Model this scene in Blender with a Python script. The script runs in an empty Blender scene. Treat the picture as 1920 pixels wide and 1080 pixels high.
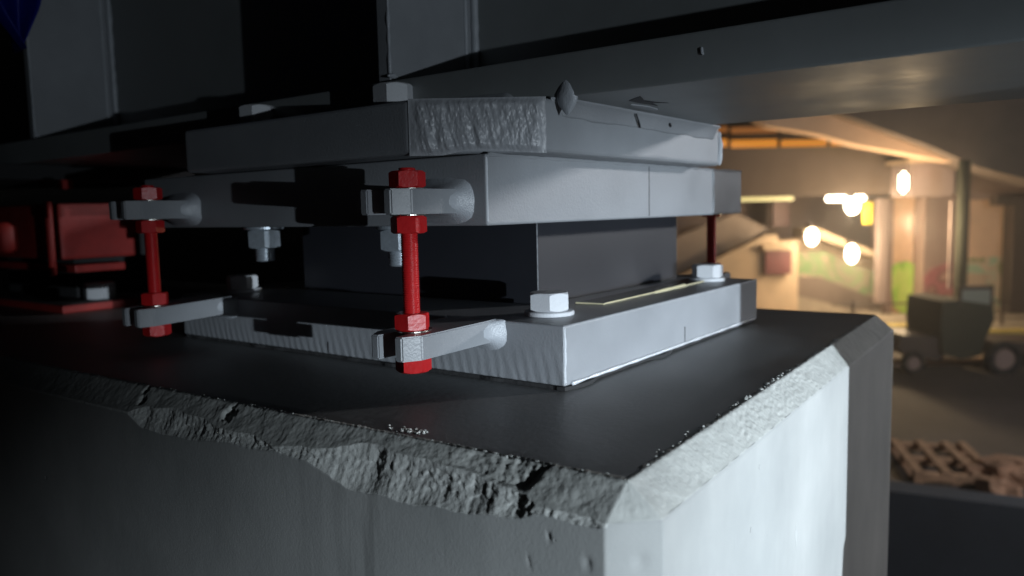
import bpy, bmesh, math, random
from mathutils import Vector, Matrix, noise
random.seed(7)
S = bpy.context.scene
COL = S.collection
R_ = math.radians
# ------------------------------------------------------------------ camera
CAM = Vector((-0.57577, -0.37263, 0.15891))
FPX = 1464.95
YAW, PITCH, ROLL = math.pi/4 - 0.14491, -0.10061, -0.02186
FW = Vector((math.cos(YAW)*math.cos(PITCH), math.sin(YAW)*math.cos(PITCH), math.sin(PITCH)))
RT0 = FW.cross(Vector((0, 0, 1))).normalized()
UP0 = RT0.cross(FW)
RT = RT0*math.cos(ROLL) + UP0*math.sin(ROLL)
UP = -RT0*math.sin(ROLL) + UP0*math.cos(ROLL)
cd = bpy.data.cameras.new('camera')
cam = bpy.data.objects.new('camera', cd)
COL.objects.link(cam)
m = Matrix((RT, UP, -FW)).transposed().to_4x4()
m.translation = CAM
cam.matrix_world = m
cd.sensor_width = 36
cd.lens = FPX/1920*36
cd.clip_start = 0.02
cd.clip_end = 400
cd.dof.use_dof = True
cd.dof.focus_distance = 0.66
cd.dof.aperture_fstop = 5.0
S.camera = cam
# ------------------------------------------------------------------ night sky
W = bpy.data.worlds.new("World")
S.world = W
W.use_nodes = True
wn = W.node_tree
bg = wn.nodes['Background']
sky = wn.nodes.new('ShaderNodeTexSky')
sky.sky_type = 'NISHITA'
sky.sun_disc = False
sky.sun_elevation = R_(-4)
sky.sun_rotation = R_(200)
wn.links.new(sky.outputs[0], bg.inputs[0])
bg.inputs[1].default_value = 0.05
# ------------------------------------------------------------------ torch held to the right of the camera
LP = Vector((-0.70, -2.0, 0.045))
for nm, en, hw, bl, aim in (('hand_torch_beam', 395, 0.315, 0.95, (0.49, 1, -0.18)), ('hand_torch_spill', 38, 0.36, 0.5, (0.52, 1, 0.17))):
    ld = bpy.data.lights.new(nm, 'SPOT')
    ld.energy = en
    ld.color = (0.79, 0.905, 1.0)
    ld.shadow_soft_size = 0.006
    ld.spot_size = 2*math.atan(hw)
    ld.spot_blend = bl
    lo = bpy.data.objects.new(nm, ld)
    lo.location = LP
    lo.rotation_euler = Vector(aim).to_track_quat('-Z', 'Y').to_euler()
    COL.objects.link(lo)
# ------------------------------------------------------------------ exposure
S.view_settings.view_transform = 'Standard'
S.view_settings.look = 'None'
S.view_settings.exposure = 0
S.view_settings.gamma = 1

# ================================================================== helpers
def tag(o, label=None, cat=None, group=None, kind=None):
    if label: o['label'] = label
    if cat: o['category'] = cat
    if group: o['group'] = group
    if kind: o['kind'] = kind
    return o

def empty(name, loc, label=None, cat=None, group=None):
    o = bpy.data.objects.new(name, None)
    o.empty_display_size = 0.05
    COL.objects.link(o)
    o.location = loc
    return tag(o, label, cat, group)

def obj(name, bm, mats, parent=None, smooth=False, local=False):
    """links bm as one mesh; coordinates are world unless local"""
    me = bpy.data.meshes.new(name)
    bmesh.ops.recalc_face_normals(bm, faces=bm.faces)
    bm.to_mesh(me)
    bm.free()
    for mm in (mats if isinstance(mats, (list, tuple)) else [mats]):
        me.materials.append(mm)
    if smooth:
        for p in me.polygons: p.use_smooth = True
    o = bpy.data.objects.new(name, me)
    COL.objects.link(o)
    if parent:
        o.parent = parent
        if not local:
            w = Vector((0, 0, 0)); q = parent
            while q: w += q.location; q = q.parent
            me.transform(Matrix.Translation(-w))
    return o

def prism(bm, pts, z0, z1, bevel=0.0, seg=2):
    """extrude plan polygon (x,y) from z0 to z1"""
    n0 = len(bm.verts)
    lo_ = [bm.verts.new((x, y, z0)) for x, y in pts]
    hi_ = [bm.verts.new((x, y, z1)) for x, y in pts]
    fs = [bm.faces.new(lo_[::-1]), bm.faces.new(hi_)]
    n = len(pts)
    for i in range(n):
        fs.append(bm.faces.new((lo_[i], lo_[(i+1) % n], hi_[(i+1) % n], hi_[i])))
    if bevel:
        es = list({e for f in fs for e in f.edges})
        bmesh.ops.bevel(bm, geom=es, offset=bevel, segments=seg, affect='EDGES', profile=0.6)
    return bm

def box(bm, x0, x1, y0, y1, z0, z1, bevel=0.0, seg=2):
    return prism(bm, [(x0, y0), (x1, y0), (x1, y1), (x0, y1)], z0, z1, bevel, seg)

def hexpts(cx, cy, af, rot=0.0, n=6):
    r = af/2/math.cos(math.pi/n)
    return [(cx + r*math.cos(rot + 2*math.pi*i/n), cy + r*math.sin(rot + 2*math.pi*i/n)) for i in range(n)]

def hexnut(bm, cx, cy, z0, z1, af, rot=0.0, top=True, bottom=True):
    """hexagon with the corners turned off as on a real nut"""
    R = af/2/math.cos(math.pi/6)
    h = z1 - z0
    c = (R - af/2)*0.65
    K = 6
    def ring(z, f):
        vs = []
        for i in range(6*K):
            a = 2*math.pi*i/(6*K)
            # radius of hexagon at this angle
            b = (a % (math.pi/3)) - math.pi/6
            rh = af/2/math.cos(b)
            r = min(rh, f) if f else rh
            vs.append(bm.verts.new((cx + r*math.cos(a+rot), cy + r*math.sin(a+rot), z)))
        return vs
    def hz(i):  # drop of the chamfer at this angle
        b = ((2*math.pi*i/(6*K)) % (math.pi/3)) - math.pi/6
        rh = af/2/math.cos(b)
        return max(0, (rh - af/2))*0.6
    rings = []
    rb = ring(z0, af/2*0.985) if bottom else None
    r1 = ring(z0, None); r2 = ring(z1, None)
    rt = ring(z1, af/2*0.985)
    for i in range(6*K):
        r1[i].co.z += hz(i) + h*0.02 if bottom else 0
        r2[i].co.z -= hz(i) + h*0.02
    seq = ([rb] if bottom else []) + [r1, r2, rt]
    for a, b in zip(seq, seq[1:]):
        for i in range(6*K):
            j = (i+1) % (6*K)
            bm.faces.new((a[i], a[j], b[j], b[i]))
    bm.faces.new(seq[0][::-1]); bm.faces.new(seq[-1])
    return bm

def disc(bm, cx, cy, z0, z1, r, n=40, bevel=0.0006):
    seq = []
    for z, rr in ((z0, r-bevel), (z0+bevel, r), (z1-bevel, r), (z1, r-bevel)):
        seq.append([bm.verts.new((cx+rr*math.cos(2*math.pi*i/n), cy+rr*math.sin(2*math.pi*i/n), z)) for i in range(n)])
    for a, b in zip(seq, seq[1:]):
        for i in range(n):
            bm.faces.new((a[i], a[(i+1) % n], b[(i+1) % n], b[i]))
    bm.faces.new(seq[0][::-1]); bm.faces.new(seq[-1])
    return bm

def thread(bm, cx, cy, z0, z1, r, pitch=0.002, depth=0.0009, n=20, taper=True):
    k = max(2, int((z1-z0)/(pitch/4)))
    seq = []
    for s in range(k+1):
        z = z0 + (z1-z0)*s/k
        row = []
        for i in range(n):
            a = 2*math.pi*i/n
            ph = ((z/pitch) - i/n) % 1.0
            d = depth*abs(2*ph-1)
            rr = r - d
            if taper and (s == 0 or s == k): rr = r*0.82
            row.append(bm.verts.new((cx+rr*math.cos(a), cy+rr*math.sin(a), z)))
        seq.append(row)
    for a, b in zip(seq, seq[1:]):
        for i in range(n):
            bm.faces.new((a[i], a[(i+1) % n], b[(i+1) % n], b[i]))
    bm.faces.new(seq[0][::-1]); bm.faces.new(seq[-1])
    return bm

def bead(bm, pts, r, n=8, wob=0.25, fr=60):
    """lumpy weld bead along 3-D points"""
    prev = None
    L = 0
    P = [Vector(p) for p in pts]
    out = []
    for a, b in zip(P, P[1:]):
        k = max(2, int((b-a).length/(r*0.8)))
        for s in range(k):
            out.append(a.lerp(b, s/k))
    out.append(P[-1])
    for i, p in enumerate(out):
        t = (out[min(i+1, len(out)-1)] - out[max(i-1, 0)]).normalized()
        a1 = t.orthogonal().normalized(); a2 = t.cross(a1)
        rr = r*(1 + wob*noise.noise(p*fr))
        if i in (0, len(out)-1): rr *= 0.3
        row = [bm.verts.new(p + a1*rr*math.cos(2*math.pi*j/n) + a2*rr*math.sin(2*math.pi*j/n)) for j in range(n)]
        if prev:
            for j in range(n):
                bm.faces.new((prev[j], prev[(j+1) % n], row[(j+1) % n], row[j]))
        else: bm.faces.new(row[::-1])
        prev = row
    bm.faces.new(prev)
    return bm

def blob(bm, c, rx, ry, rz, amp=0.12, fr=80, sub=3):
    r = bmesh.ops.create_icosphere(bm, subdivisions=sub, radius=1)
    for v in r['verts']:
        d = v.co.copy()
        k = 1 + amp*noise.noise(Vector(c)*7 + d*fr*rx*2)
        v.co = Vector((c[0]+d.x*rx*k, c[1]+d.y*ry*k, c[2]+d.z*rz*k))
    return bm

# ------------------------------------------------------------------ materials
def mat(name, col, rough=0.5, metal=0.0, bump=0.0, scale=300, var=0.0, vscale=20, spec=0.5, detail=4, coat=0.0, emit=None, es=0, stretch=None, rvar=0.0):
    mt = bpy.data.materials.new(name)
    mt.use_nodes = True
    nt = mt.node_tree
    b = nt.nodes['Principled BSDF']
    b.inputs['Base Color'].default_value = (*col, 1)
    b.inputs['Roughness'].default_value = rough
    b.inputs['Metallic'].default_value = metal
    b.inputs['Specular IOR Level'].default_value = spec
    b.inputs['Coat Weight'].default_value = coat
    tc = nt.nodes.new('ShaderNodeTexCoord')
    src = tc.outputs['Object']
    if stretch:
        mp = nt.nodes.new('ShaderNodeMapping')
        mp.inputs['Scale'].default_value = stretch
        nt.links.new(src, mp.inputs[0]); src = mp.outputs[0]
    if bump:
        n = nt.nodes.new('ShaderNodeTexNoise')
        n.inputs['Scale'].default_value = scale
        n.inputs['Detail'].default_value = detail
        nt.links.new(src, n.inputs['Vector'])
        bp = nt.nodes.new('ShaderNodeBump')
        bp.inputs['Strength'].default_value = 1
        bp.inputs['Distance'].default_value = bump
        nt.links.new(n.outputs[0], bp.inputs['Height'])
        nt.links.new(bp.outputs[0], b.inputs['Normal'])
    if var or rvar:
        n2 = nt.nodes.new('ShaderNodeTexNoise')
        n2.inputs['Scale'].default_value = vscale
        n2.inputs['Detail'].default_value = 6
        n2.inputs['Roughness'].default_value = 0.65
        nt.links.new(src, n2.inputs['Vector'])
    if var:
        mr = nt.nodes.new('ShaderNodeMapRange')
        mr.inputs[1].default_value = 0.3; mr.inputs[2].default_value = 0.7
        mr.inputs[3].default_value = 1-var; mr.inputs[4].default_value = 1+var
        nt.links.new(n2.outputs[0], mr.inputs[0])
        mx = nt.nodes.new('ShaderNodeVectorMath'); mx.operation = 'SCALE'
        mx.inputs[0].default_value = col
        nt.links.new(mr.outputs[0], mx.inputs['Scale'])
        nt.links.new(mx.outputs[0], b.inputs['Base Color'])
    if rvar:
        mr = nt.nodes.new('ShaderNodeMapRange')
        mr.inputs[1].default_value = 0.3; mr.inputs[2].default_value = 0.7
        mr.inputs[3].default_value = max(0.02, rough-rvar); mr.inputs[4].default_value = min(1, rough+rvar)
        nt.links.new(n2.outputs[0], mr.inputs[0]); nt.links.new(mr.outputs[0], b.inputs['Roughness'])
    if emit:
        b.inputs['Emission Color'].default_value = (*emit, 1)
        b.inputs['Emission Strength'].default_value = es
    return mt

M = {}
M['paint'] = mat('grey_steel_paint', (0.25, 0.262, 0.28), 0.42, bump=0.00022, scale=420, var=0.10, vscale=11, detail=3, rvar=0.08)
M['rough_paint'] = mat('grey_paint_on_flame_cut_steel', (0.29, 0.30, 0.32), 0.38, bump=0.0010, scale=230, var=0.06, vscale=60, detail=6, rvar=0.08, stretch=(1, 1, 0.45))
M['weld'] = mat('painted_weld', (0.36, 0.38, 0.41), 0.3, bump=0.0006, scale=700, detail=4)
M['bead'] = mat('pale_bead_painted_glint', (0.50, 0.52, 0.55), 0.25, bump=0.0002, scale=700)  # lighter than the plate paint, to put glints along the edges
M['bolt'] = mat('spray_galvanised_steel', (0.52, 0.535, 0.56), 0.5, metal=0.0, bump=0.0004, scale=900, var=0.1, vscale=900)
M['washer'] = mat('bare_zinc_washer', (0.75, 0.72, 0.66), 0.25, metal=1.0)
M['zinc'] = mat('zinc_plated_steel', (0.42, 0.47, 0.52), 0.35, metal=0.6, bump=0.0003, scale=800, var=0.15, vscale=200)
M['red'] = mat('red_gloss_paint', (0.50, 0.014, 0.016), 0.36, bump=0.0003, scale=260, var=0.1, vscale=90, spec=0.4)
M['redold'] = mat('red_primer_paint', (0.27, 0.018, 0.014), 0.6, bump=0.0004, scale=120, var=0.2, vscale=30)
M['pot'] = mat('dark_bearing_steel', (0.014, 0.015, 0.019), 0.42, bump=0.00005, scale=200, var=0.1, vscale=6, rvar=0.04)
M['ink'] = mat('black_marker_ink', (0.006, 0.006, 0.008), 0.6)
M['edge_gleam'] = mat('steel_edge_painted_gleam', (0.85, 0.78, 0.52), 0.45, metal=0.5)  # warm gleam along the sheet edge put into the colour
M['coat'] = mat('dark_grey_pier_coating', (0.155, 0.157, 0.155), 0.5, bump=0.00025, scale=160, var=0.18, vscale=6, rvar=0.07)
M['mortar_shade'] = mat('near_black_mortar_and_shade', (0.02, 0.02, 0.021), 0.9, bump=0.001, scale=150)  # near-black for mortar and for parts coloured as if in shade
M['girder'] = mat('grey_girder_paint', (0.20, 0.212, 0.214), 0.45, bump=0.00012, scale=160, var=0.08, vscale=9, rvar=0.08)
M['blue'] = mat('blue_tarpaulin', (0.01, 0.018, 0.30), 0.5, bump=0.002, scale=30)

def ripple_paint():
    """paint over a gas-cut edge: shallow slanting drag lines plus orange peel"""
    mt = M['paint'].copy(); mt.name = 'grey_paint_on_gas_cut_edge'
    nt = mt.node_tree
    bp = [n for n in nt.nodes if n.type == 'BUMP'][0]
    tc = [n for n in nt.nodes if n.type == 'TEX_COORD'][0]
    w = nt.nodes.new('ShaderNodeTexWave')
    w.wave_type = 'BANDS'; w.bands_direction = 'Y'
    w.inputs['Scale'].default_value = 28; w.inputs['Distortion'].default_value = 2.5
    w.inputs['Detail'].default_value = 2; w.inputs['Detail Scale'].default_value = 2
    mp = nt.nodes.new('ShaderNodeMapping'); mp.inputs['Rotation'].default_value = (R_(14), 0, 0)
    nt.links.new(tc.outputs['Object'], mp.inputs[0]); nt.links.new(mp.outputs[0], w.inputs['Vector'])
    n2 = nt.nodes.new('ShaderNodeTexNoise'); n2.inputs['Scale'].default_value = 9
    nt.links.new(tc.outputs['Object'], n2.inputs['Vector'])
    sep = nt.nodes.new('ShaderNodeSeparateXYZ'); nt.links.new(tc.outputs['Object'], sep.inputs[0])
    mrz = nt.nodes.new('ShaderNodeMapRange')
    mrz.inputs[1].default_value = 0.045; mrz.inputs[2].default_value = 0.0
    nt.links.new(sep.outputs[2], mrz.inputs[0])
    mul = nt.nodes.new('ShaderNodeMath'); mul.operation = 'MULTIPLY'
    nt.links.new(w.outputs['Fac'], mul.inputs[0]); nt.links.new(mrz.outputs[0], mul.inputs[1])
    mul2 = nt.nodes.new('ShaderNodeMath'); mul2.operation = 'MULTIPLY'
    nt.links.new(mul.outputs[0], mul2.inputs[0]); nt.links.new(n2.outputs[0], mul2.inputs[1])
    bp2 = nt.nodes.new('ShaderNodeBump'); bp2.inputs['Distance'].default_value = 0.0006
    nt.links.new(mul2.outputs[0], bp2.inputs['Height'])
    nt.links.new(bp.outputs[0], bp2.inputs['Normal'])
    nt.links.new(bp2.outputs[0], nt.nodes['Principled BSDF'].inputs['Normal'])
    return mt
M['ripple'] = ripple_paint()

def concrete():
    mt = bpy.data.materials.new('pier_concrete'); mt.use_nodes = True
    nt = mt.node_tree; b = nt.nodes['Principled BSDF']
    L = nt.links.new
    tc = nt.nodes.new('ShaderNodeTexCoord')
    def nz(sc, det=5, st=None, ro=0.6):
        n = nt.nodes.new('ShaderNodeTexNoise'); n.inputs['Scale'].default_value = sc; n.inputs['Detail'].default_value = det
        n.inputs['Roughness'].default_value = ro
        if st:
            mp = nt.nodes.new('ShaderNodeMapping'); mp.inputs['Scale'].default_value = st; L(tc.outputs['Object'], mp.inputs[0]); L(mp.outputs[0], n.inputs['Vector'])
        else: L(tc.outputs['Object'], n.inputs['Vector'])
        return n
    big = nz(5, 5); streak = nz(9, 5, (1, 1, 0.35)); fine = nz(420, 5); mid = nz(60, 6)
    cr = nt.nodes.new('ShaderNodeValToRGB')
    cr.color_ramp.elements[0].position = 0.3; cr.color_ramp.elements[0].color = (0.31, 0.32, 0.315, 1)
    cr.color_ramp.elements[1].position = 0.7; cr.color_ramp.elements[1].color = (0.42, 0.425, 0.415, 1)
    L(big.outputs[0], cr.inputs[0])
    sr = nt.nodes.new('ShaderNodeMapRange'); sr.inputs[1].default_value = 0.35; sr.inputs[2].default_value = 0.62
    sr.inputs[3].default_value = 0.90; sr.inputs[4].default_value = 1.0
    L(streak.outputs[0], sr.inputs[0])
    mx = nt.nodes.new('ShaderNodeVectorMath'); mx.operation = 'SCALE'
    L(cr.outputs[0], mx.inputs[0]); L(sr.outputs[0], mx.inputs['Scale'])
    dn = nz(70, 3, (1, 1, 0.05))
    dr = nt.nodes.new('ShaderNodeMapRange'); dr.inputs[1].default_value = 0.50; dr.inputs[2].default_value = 0.66
    L(dn.outputs[0], dr.inputs[0])
    sp_ = nt.nodes.new('ShaderNodeSeparateXYZ'); L(tc.outputs['Object'], sp_.inputs[0])
    def mth(op, a, bb=None, clamp=False):
        q = nt.nodes.new('ShaderNodeMath'); q.operation = op; q.use_clamp = clamp
        for i_, v_ in enumerate((a, bb)):
            if v_ is None: continue
            if isinstance(v_, (int, float)): q.inputs[i_].default_value = v_
            else: L(v_, q.inputs[i_])
        return q.outputs[0]
    my = mth('SUBTRACT', 1, mth('MULTIPLY', mth('ABSOLUTE', mth('ADD', sp_.outputs[1], 1.31)), 8), True)
    mk = mth('MULTIPLY', mth('MULTIPLY', dr.outputs[0], my), 0.28)
    mx2 = nt.nodes.new('ShaderNodeVectorMath'); mx2.operation = 'SCALE'
    L(mx.outputs[0], mx2.inputs[0]); L(mth('SUBTRACT', 1, mk), mx2.inputs['Scale'])
    L(mx2.outputs[0], b.inputs['Base Color'])
    b.inputs['Roughness'].default_value = 0.8
    # blow holes
    vo = nt.nodes.new('ShaderNodeTexVoronoi'); vo.inputs['Scale'].default_value = 34
    L(tc.outputs['Object'], vo.inputs['Vector'])
    vr = nt.nodes.new('ShaderNodeMapRange'); vr.inputs[1].default_value = 0.0; vr.inputs[2].default_value = 0.085
    L(vo.outputs['Distance'], vr.inputs[0])
    gate = nt.nodes.new('ShaderNodeMath'); gate.operation = 'GREATER_THAN'; gate.inputs[1].default_value = 0.72
    L(vo.outputs['Color'], gate.inputs[0])
    inv = nt.nodes.new('ShaderNodeMath'); inv.operation = 'SUBTRACT'; inv.inputs[0].default_value = 1
    L(vr.outputs[0], inv.inputs[1])
    hole = nt.nodes.new('ShaderNodeMath'); hole.operation = 'MULTIPLY'; L(inv.outputs[0], hole.inputs[0]); L(gate.outputs[0], hole.inputs[1])
    bp0 = nt.nodes.new('ShaderNodeBump'); bp0.inputs['Distance'].default_value = 0.002; bp0.invert = True
    L(hole.outputs[0], bp0.inputs['Height'])
    bp1 = nt.nodes.new('ShaderNodeBump'); bp1.inputs['Distance'].default_value = 0.00022
    L(mid.outputs[0], bp1.inputs['Height']); L(bp0.outputs[0], bp1.inputs['Normal'])
    bp2 = nt.nodes.new('ShaderNodeBump'); bp2.inputs['Distance'].default_value = 0.00018
    L(fine.outputs[0], bp2.inputs['Height']); L(bp1.outputs[0], bp2.inputs['Normal'])
    L(bp2.outputs[0], b.inputs['Normal'])
    return mt
M['concrete'] = concrete()
M['cham'] = mat('rough_chamfer_concrete', (0.37, 0.378, 0.36), 0.85, bump=0.0005, scale=330, var=0.14, vscale=40, detail=7)
M['chip'] = mat('broken_concrete', (0.50, 0.51, 0.49), 0.85, bump=0.0007, scale=320, var=0.2, vscale=60, detail=8)

# ================================================================== the pier
TH, PX, PY, ZP, E_ = 0.0357, -0.1732, -0.1557, -0.004, 0.0215
CT, ST = math.cos(TH), math.sin(TH)
def pw(u, v, z): return Vector((PX + CT*u - ST*v, PY + ST*u + CT*v, ZP + z))
UE, VE, ZG = 0.80, 3.2, -2.84
pier = empty('bridge_pier', pw(0.4, 1.5, ZG), 'pale concrete pier with chamfered broken edges and a dark coated top carrying the bearing', 'pier')

def fbm(p, o=4):
    a, s, f = 0, 1, 1
    for _ in range(o):
        a += s*noise.noise(p*f); s *= 0.5; f *= 2.03
    return a

def smooth(a, b, x):
    t = max(0, min(1, (x-a)/(b-a))); return t*t*(3-2*t)

def chip_amount(v):
    """how far the broken edge reaches below the arris on the left face, in m"""
    pts = [(-0.03, 0.0), (0.0, 0.001), (0.012, 0.003), (0.042, 0.002), (0.052, 0.004), (0.062, 0.009), (0.11, 0.013), (0.17, 0.017), (0.215, 0.018), (0.238, 0.010), (0.262, 0.004),
           (0.30, 0.003), (0.36, 0.006), (0.44, 0.011), (0.49, 0.010), (0.505, 0.004), (0.515, 0.0), (3.3, 0.0)]
    for (a, x), (b, y) in zip(pts, pts[1:]):
        if a <= v <= b: return x + (y-x)*(v-a)/(b-a)
    return 0

cols = []   # (top uv, outer uv, kind, param)
nL = 900
for i in range(nL+1):
    s = i/nL
    v = 1.3*(1-s)**1.0
    cols.append(((0, v), (-E_, v + (0.0261-E_)*smooth(0.1, 0.0, v)), 'L', v))
cols = [((0, 3.2), (-E_, 3.2), 'L', 3.2), ((0, 2.0), (-E_, 2.0), 'L', 2.0)] + cols
for i in range(1, 24):
    s = i/24
    cols.append(((0, 0), (-E_ + 0.0246*s, (0.0261-E_)*(1-s) - E_*s), 'C', s))
nR = 560
for i in range(nR+1):
    u = UE*i/nR
    cols.append(((u, 0), (u + (0.0246-E_)*smooth(0.1, 0, u), -E_), 'R', u))
cornerr = 0.02
cols.append(((UE, 0), (UE+E_*0.6, -E_), 'F', 0)); cols.append(((UE, 0), (UE+E_, -E_*0.3), 'F', 0.1))
cols.append(((UE, 0.4), (UE+E_, 0.4), 'F', 1)); cols.append(((UE, 3.2), (UE+E_, 3.2), 'F', 2))

NCH, NCP, ND = 26, 26, 76
bm = bmesh.new()
grid = []
for (t, o, k, prm) in cols:
    row = []
    T = Vector((t[0], t[1], 0)); O = Vector((o[0], o[1], -E_))
    inward = Vector((t[0]-o[0], t[1]-o[1], 0))
    if inward.length > 1e-6: inward.normalize()
    else: inward = Vector((0, 0, 0))
    hb = chip_amount(prm) if k == 'L' else 0.0
    if k == 'L' and hb > 0:
        hb = max(0.0, hb*(1 + 0.35*noise.noise(Vector((prm*30, 3.3, 0))) + 0.05*noise.noise(Vector((prm*160, 1.3, 0)))) + 0.0011*noise.noise(Vector((prm*260, 9, 0))))
    if hb < 0.0009: hb = 0.0009 + 0.0005*noise.noise(Vector((prm*130, 4, 4))) + 0.0004*noise.noise(Vector((prm*420, 4, 4)))
    # where on the chamfer the break starts
    fm = 0.955 - (min(0.60, max(0, hb-0.001)*34) if k == 'L' else 0)
    if k == 'L': fm += 0.12*noise.noise(Vector((prm*28, 7, 0))) if hb > 0.002 else 0
    fm = min(0.955, fm)
    # lip over the coating
    w = 0.0028*noise.noise(Vector((prm*60, 0, 5 if k == 'L' else 11))) + 0.0016*noise.noise(Vector((prm*330, 0, 5 if k == 'L' else 11)))
    if k == 'F': w = 0
    if k == 'R': w = 0.0042*noise.noise(Vector((prm*42, 0, 11))) + 0.0034*noise.noise(Vector((prm*210, 0, 11)))
    lip = max(0.0006, 0.0026 + w)
    if k == 'C': lip = 0.0022
    if k in 'LR' and prm < 0.01: lip = 0.0022*(1-prm/0.01) + lip*prm/0.01
    ang_in = Vector((1, 0, 0)) if k == 'L' else (Vector((0, 1, 0)) if k in 'RF' else Vector((0.7, 0.7, 0)))
    prof = [T + ang_in*lip + Vector((0, 0, -0.0012)), T + ang_in*lip*0.9 + Vector((0, 0, 0.0009 + 0.0007*noise.noise(Vector((prm*260, 3, 3)))))]
    for i in range(1, NCH+1):
        f = fm*i/NCH
        p = T.lerp(O, f)
        q = Vector((p.x, p.y, p.z))
        amp = 0.0007 if k == 'L' else 0.00075
        if k == 'F': amp = 0.0004
        d = amp*fbm(Vector((q.x, q.y, q.z))*60) + amp*0.45*fbm(Vector((q.x, q.y, q.z))*300, 3)
        if k == 'R': d += 0.0007*noise.noise(Vector((q.x*70 + q.z*260, q.z*420 - q.x*120, 2)))*smooth(0.10, 0.2, prm)*smooth(0.50, 0.30, prm)
        if k == 'L':   # a few pits
            for (pv, pf, pr, pd) in ((0.375, 0.35, 0.009, 0.006), (0.505, 0.5, 0.006, 0.005), (0.51, 0.15, 0.005, 0.004), (0.262, 0.9, 0.004, 0.003)):
                dd = math.hypot(prm-pv, (f-pf)*0.03)
                if dd < pr*1.6: d -= pd*smooth(pr, pr*0.5, dd + 0.35*pr*noise.noise(q*300))
            stp = smooth(0.052, 0.060, prm + 0.006*noise.noise(Vector((f*4, 1, 1))) - 0.012*f)*smooth(0.17, 0.075, prm)
            d -= stp*(0.0028 + 0.0012*fbm(q*200, 5))
        nrm = (inward*-1 + Vector((0, 0, 1))).normalized()
        prof.append(p + nrm*d*(1 - 0.7*smooth(0.8, 1, i/NCH)))
    # broken zone: concave from the chamfer to the face
    P0 = T.lerp(O, fm)
    P1 = O + Vector((0, 0, -hb))
    for i in range(1, NCP+1):
        f = i/NCP
        p = P0.lerp(P1, f)
        if hb > 0.0016:
            sag = math.sin(math.pi*f)**0.8*hb*0.16
            sc = noise.noise(Vector((prm*46, 2, p.z*12)))           # upright scallops
            vq = Vector((prm*95 + p.z*40, p.x*60, p.z*130))
            vd = noise.voronoi(vq)[0]; vd2 = noise.voronoi(vq*2.6)[0]
            rg = 1.3*(vd[1]-vd[0]-0.3) + 0.5*(vd2[1]-vd2[0]-0.3) + 0.9*fbm(Vector((prm*260, p.x*90, p.z*300)), 5)
            ed = math.sin(math.pi*min(1, f*1.0))**0.6
            p = p + inward*(sag + ed*(0.0024*sc*min(1, hb/0.01) + 0.0013*rg*min(1, hb/0.004))) + Vector((0, 0, 0.0012*rg*ed))
        prof.append(p)
    zs = [P1.z - (0.0012 + 0.55*(j/ND)**1.8) for j in range(1, ND+1)] + [-1.2, ZG]
    for z in zs:
        p = Vector((o[0], o[1], z))
        d = 0.0005*noise.noise(Vector((p.x*5, p.y*5, z*5)))
        if k == 'C':
            for (ps, pz, pr, pd) in ((0.35, -0.062, 0.005, 0.004), (0.62, -0.045, 0.007, 0.0016)):
                dd = math.hypot((prm-ps)*0.03, z-pz)
                d -= pd*smooth(pr, 0, dd)
        if k == 'L' and prm < 0.3:
            for (ps, pz, pr, pd) in ((0.040, -0.036, 0.0022, 0.0016), (0.012, -0.047, 0.0045, 0.0009), (0.056, -0.056, 0.0026, 0.0012), (0.048, -0.085, 0.0022, 0.0016), (0.15, -0.10, 0.0026, 0.002), (0.23, -0.13, 0.003, 0.002)):
                dd = math.hypot(prm-ps, z-pz)
                if dd < pr: d -= pd*smooth(pr, pr*0.3, dd)
        if k == 'R':
            for (ps, pz, pr, pd) in ((0.13, -0.085, 0.0028, 0.003), (0.30, -0.14, 0.003, 0.002)):
                dd = math.hypot(prm-ps, z-pz)
                if dd < pr: d -= pd*smooth(pr, pr*0.3, dd)
        prof.append(p + inward*(-d))
    grid.append([bm.verts.new(pw(*p)) for p in prof])
chipmat = []
for ci, (a, b) in enumerate(zip(grid, grid[1:])):
    for i in range(len(a)-1):
        try: f = bm.faces.new((a[i], a[i+1], b[i+1], b[i]))
        except ValueError: continue
        f.smooth = True
        if 2+NCH-1 <= i < 2+NCH+NCP-1 and cols[ci][2] == 'L': f.material_index = 1
        elif i < 2+NCH-1: f.material_index = 2
obj('concrete_faces', bm, [M['concrete'], M['chip'], M['cham']], pier)
bm = bmesh.new()
for i in range(80):
    c = random.choice((0.05, 0.09, 0.16, 0.205, 0.215, 0.23, 0.26, 0.31, 0.32, 0.335, 0.345, 0.30, 0.24))
    u = abs(c + random.gauss(0, 0.012)); v = 0.0022 + abs(random.gauss(0, 0.0022))
    r = random.uniform(0.0005, 0.0017)
    blob(bm, pw(u, v, 0.0004), r*1.8, r*1.1, r*0.7, 0.7, 900, 1)
for i in range(60):
    v = random.uniform(0.01, 0.5)
    r = random.uniform(0.0004, 0.0011)
    blob(bm, pw(0.0018 + abs(random.gauss(0, 0.001)), v, 0.0005), r, r*1.6, r*0.8, 0.7, 900, 1)
tag(obj('rim_crumbs', bm, M['cham'], pier), kind='stuff')
# coated top surface
bm = bmesh.new()
nu, nv = 40, 90
g = [[bm.verts.new(pw(0.0006 + (UE-0.0006)*i/nu, 0.0006 + 3.199*j/nv, 0.0004*noise.noise(Vector((i*0.3, j*0.4, 0))))) for j in range(nv+1)] for i in range(nu+1)]
for i in range(nu):
    for j in range(nv):
        bm.faces.new((g[i][j], g[i+1][j], g[i+1][j+1], g[i][j+1])).smooth = True
obj('coated_top', bm, M['coat'], pier)
bm = bmesh.new()
P_ = [pw(0.86-0.14, 0.80, 0), pw(0.79, 0.80, 0), pw(0.79, 3.19, 0), pw(0.72, 3.19, 0)]
prism(bm, [(p.x, p.y) for p in P_], ZP-0.001, 0.25, 0.004)
obj('added_dark_wall', bm, M['mortar_shade'], pier)  # dark wall added to black out the street behind the bearing
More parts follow.
